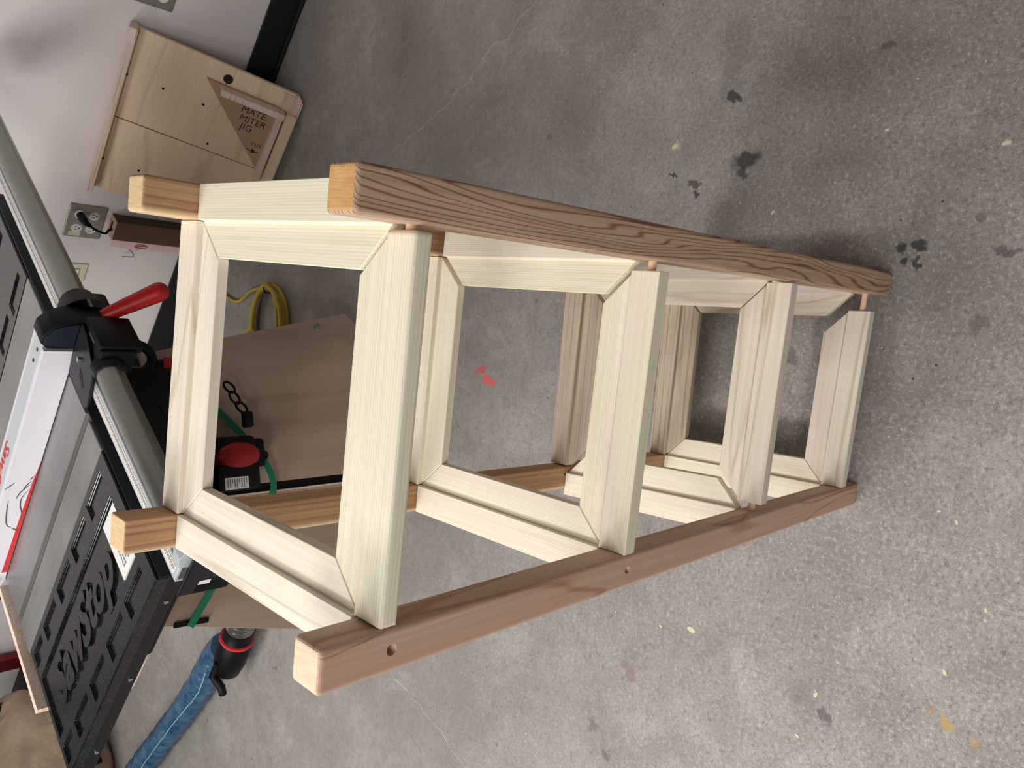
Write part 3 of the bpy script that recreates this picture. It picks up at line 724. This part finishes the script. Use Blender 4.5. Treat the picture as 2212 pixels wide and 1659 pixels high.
# ------------------------------------------------------------------ wall fittings
def wthing(name, label, cat, a_, z_): return thing(name, label, cat, SAW @ Matrix.Translation((a_, -1.385, z_)))
def recept(par, x_, z_):
    o = obj('receptacle', cyl((x_, .004, z_), (x_, .0075, z_), .0165, 20), M_WPL, par, None, True)
    bm = bbox(x_-.006, x_-.0042, .0074, .0079, z_-.002, z_+.007); box(bm, x_+.0042, x_+.006, .0074, .0079, z_-.002, z_+.007); cyl((x_, .0074, z_-.008), (x_, .0079, z_-.008), .0028, 10, bm)
    obj('socket_slots', bm, M_INK, o)
ol = wthing('wall_outlet', 'steel four-socket outlet plate on the wall with a black plug in it', 'outlet', .357, .443)
obj('cover_plate', bbox(-.062, .062, 0, .0055, -.058, .058, bev=.003), M_STL, ol)
for x_ in (-.026, .026):
    for z_ in (-.022, .022): recept(ol, x_, z_)
obj('side_label', bbox(.040, .056, .0056, .006, .006, .042), M_CRE, ol)
o2 = wthing('wall_switch', 'cream rocker switch plate low on the wall, half hidden by the saw rail', 'switch', .560, .452)
obj('cover_plate', bbox(-.036, .036, 0, .005, -.058, .058, bev=.002), M_CRE, o2); obj('rocker', bbox(-.016, .016, .005, .010, -.033, .033, bev=.002), M_WPL, o2)
o3 = wthing('wall_outlet', 'outlet plate high on the wall cut off by the frame above the jig', 'outlet', -.385-.036, .43)
obj('cover_plate', bbox(-.036, .036, 0, .0055, -.058, .058, bev=.003), M_STL, o3); recept(o3, 0, .021); recept(o3, 0, -.021)
# plug with cord into box
Wp = lambda a_, b_, z_: SAW @ Vector((a_, b_, z_))
cd = thing('power_cord', 'black plug and cord running from the outlet down into the brown box', 'cord', Matrix.Translation(Wp(.333, -1.37, .465)))
ci = Matrix.Translation(-Wp(.333, -1.37, .465))
bm = tube([Wp(.331, -1.377, .465), Wp(.332, -1.355, .463), Wp(.335, -1.335, .457), Wp(.340, -1.33, .445)], [.012, .013, .010, .006], 12); bmesh.ops.transform(bm, matrix=ci, verts=bm.verts); obj('plug', bm, M_BLKM, cd, None, True)
bm = tube(spline([Wp(.340, -1.33, .445), Wp(.352, -1.325, .42), Wp(.362, -1.332, .392), Wp(.355, -1.345, .378), Wp(.352, -1.352, .355)], 6), .0038, 8); bmesh.ops.transform(bm, matrix=ci, verts=bm.verts); obj('cord', bm, M_BLKM, cd, None, True)
bx = wthing('cable_box', 'narrow brown cardboard box with a white side mounted under the steel outlet', 'box', .350, .13)
obj('box_shell', bbox(-.035, .035, 0, .050, 0, .235, bev=.0012), M_CBD, bx)
obj('top_flap', bbox(-.036, .036, .0, .051, .2352, .2382), M_TAN, bx); obj('cable_slot', bbox(-.020, .020, .018, .030, .2383, .2387), M_DKH, bx)
zz = [(0, .0), (.235, .0), (.235, .026), (.20, .027), (.16, .031), (.12, .026), (.08, .030), (.04, .026), (.0, .022)]
bm = nb(); a1 = [bm.verts.new((.036+w_*1.16, .050-w_*.28, z_)) for z_, w_ in zz]; a2 = [bm.verts.new((.0355+w_*1.16, .0485-w_*.28, z_)) for z_, w_ in zz]
bm.faces.new(a1); bm.faces.new(a2[::-1])
for k_ in range(len(zz)): q_ = (k_+1) % len(zz); bm.faces.new((a1[k_], a2[k_], a2[q_], a1[q_]))
obj('paper_side', bm, flat('white_paper', (240, 208, 204), .7, var=.03), bx)
sx = Vector((.97, -.24, 0)); cc = Vector((.036, .050, .135))+sx*.016+Vector((.0004, .0016, 0))
bm = tube([cc+sx*.009*math.cos(a_)+Vector((0, 0, .020*math.sin(a_))) for a_ in [R(15*k_) for k_ in range(24)]], .0011, 6, closed=True); cyl(cc+Vector((0, 0, .015))+sx*.004, cc-Vector((0, 0, .015))-sx*.004, .0011, 6, bm)
obj('prohibition_sign', bm, M_REDP, bx)
# thin grey wire loop hanging from the box
bm = tube(spline([Wp(.395, -1.36, .35), Wp(.42, -1.35, .30), Wp(.455, -1.355, .27), Wp(.47, -1.37, .30)], 8), .0016, 6)
o = obj('thin_wire', bm, M_GRYI, None, None, True); tag(o, 'thin grey wire drooping on the wall beside the box', 'wire')
# yellow cord coil on the floor
yc = thing('cord_coil', 'coiled yellow extension cord tied with a black band on the floor', 'cord', Matrix.Translation((.16, 1.96, 0)))
pts_ = []
for k_ in range(5*40+1):
    a_ = 2*math.pi*k_/40; lp = k_/40
    pts_.append(Vector((.125*math.cos(a_)*(1-.05*math.sin(lp*1.9)), (.115-.018*(lp % 2.3))*math.sin(a_), .009+.0105*(lp % 2.6)+.004*math.sin(a_*1.3))))
obj('cord_loops', tube(pts_, .0070, 10), M_YEL, yc, None, True)
obj('cord_tail', tube(spline([(.12, .05, .01), (.10, .14, .007), (.06, .22, .007), (.08, .32, .007), (.13, .40, .007)], 10), .0055, 8), M_YEL, yc, None, True)
obj('tie_band', tube([Vector((.118, .0, .022))+Vector((.016*math.cos(a_), 0, .017*math.sin(a_))) for a_ in [R(20*k_) for k_ in range(18)]], .0022, 6, closed=True), M_BLKM, yc, None, True)

# ------------------------------------------------------------------ far left behind the saw
o = obj('spirit_level', bbox(2.80, 2.90, -1.36, -1.33, 0, 1.2, bev=.002), M_DRED, None, SAW); tag(o, 'dark red level standing against the wall behind the saw', 'level')
bm = bbox(2.92, 3.20, -1.36, -1.22, 0, .17, bev=.01); o = obj('storage_bin', bm, M_RUB, None, SAW, True); tag(o, 'low black bin on the floor beside the dark red level', 'bin')
dc = thing('dust_collector', 'wrinkled beige cloth dust bag with upright black pipe behind the saw', 'dust collector', Matrix.Translation((-2.04, 3.24, 0)))
bm = nb(); bmesh.ops.create_icosphere(bm, subdivisions=5, radius=1)
for v in bm.verts:
    c_ = v.co.copy(); k_ = 1+.10*noise.noise(c_*2.0)+.06*abs(noise.noise(Vector((c_.x*3, c_.y*9, c_.z*3))))
    v.co = Vector((c_.x*.43*k_, c_.y*.40*k_, max(0, .26+c_.z*.28*k_)))
obj('bag_cloth', bm, M_CLO, dc, None, True)
obj('collector_pipe', tube([(.33, .12, .36), (.33, .12, .9), (.33, .12, 1.6)], .060, 24), M_BLKM, dc, None, True)
# ------------------------------------------------------------------ wood chips on the floor and saw dust flakes
chip0 = None
CH = [(-.324, .293, .012, 'large ragged cream wood chip on the floor left of the pink post'), (-.342, .364, .005, 'small cream chip just above the large ragged cream chip'),
      (.517, .226, .006, 'round pale yellow chip on the floor right of the bold-grained post'), (.653, .456, .010, 'pale angular wood chip among the black floor stains'),
      (-.235, -.171, .007, 'cream oval chip near the lower corner above the yellow stain'), (-.356, .030, .007, 'cream chip beside the dark smudge on the left side floor'),
      (.622, -.147, .009, 'long thin cream sliver near the right side edge of the frame'), (.655, .037, .005, 'tiny white chip on bare concrete between two brown stains'),
      (-.446, .053, .006, 'pale pink chip furthest left of the loose floor chips'), (.027, -.128, .004, 'tiny cream chip in front of the pink post foot, nearer the stand'),
      (.015, -.156, .005, 'pale chip in front of the pink post foot, nearer the camera'), (-.114, -.215, .005, 'small white chip at the near edge of the floor')]
for k_, (x_, y_, r_, lab_) in enumerate(CH):
    if chip0 is None:
        bm = nb(); ring = [(math.cos(a_)*(1+.25*math.sin(3*a_)), .55*math.sin(a_)) for a_ in [R(45*q_) for q_ in range(8)]]
        top = [bm.verts.new((p_[0], p_[1], .10+.08*math.sin(i_))) for i_, p_ in enumerate(ring)]; bot = [bm.verts.new((p_[0], p_[1], 0)) for p_ in ring]
        bm.faces.new(top); bm.faces.new(bot[::-1])
        for q_ in range(8): bm.faces.new((top[q_], bot[q_], bot[(q_+1) % 8], top[(q_+1) % 8]))
        chip0 = obj('wood_chip', bm, flat('wood_chip_cream', (236, 222, 186), .7)); c_ = chip0
    else:
        c_ = chip0.copy(); COL.objects.link(c_)
    c_.location = (x_, y_, 0); c_.rotation_euler = (0, 0, random.uniform(0, 6.28)); c_.scale = (r_*.8,)*3
    tag(c_, lab_, 'wood chip', 'wood chips scattered on the floor')
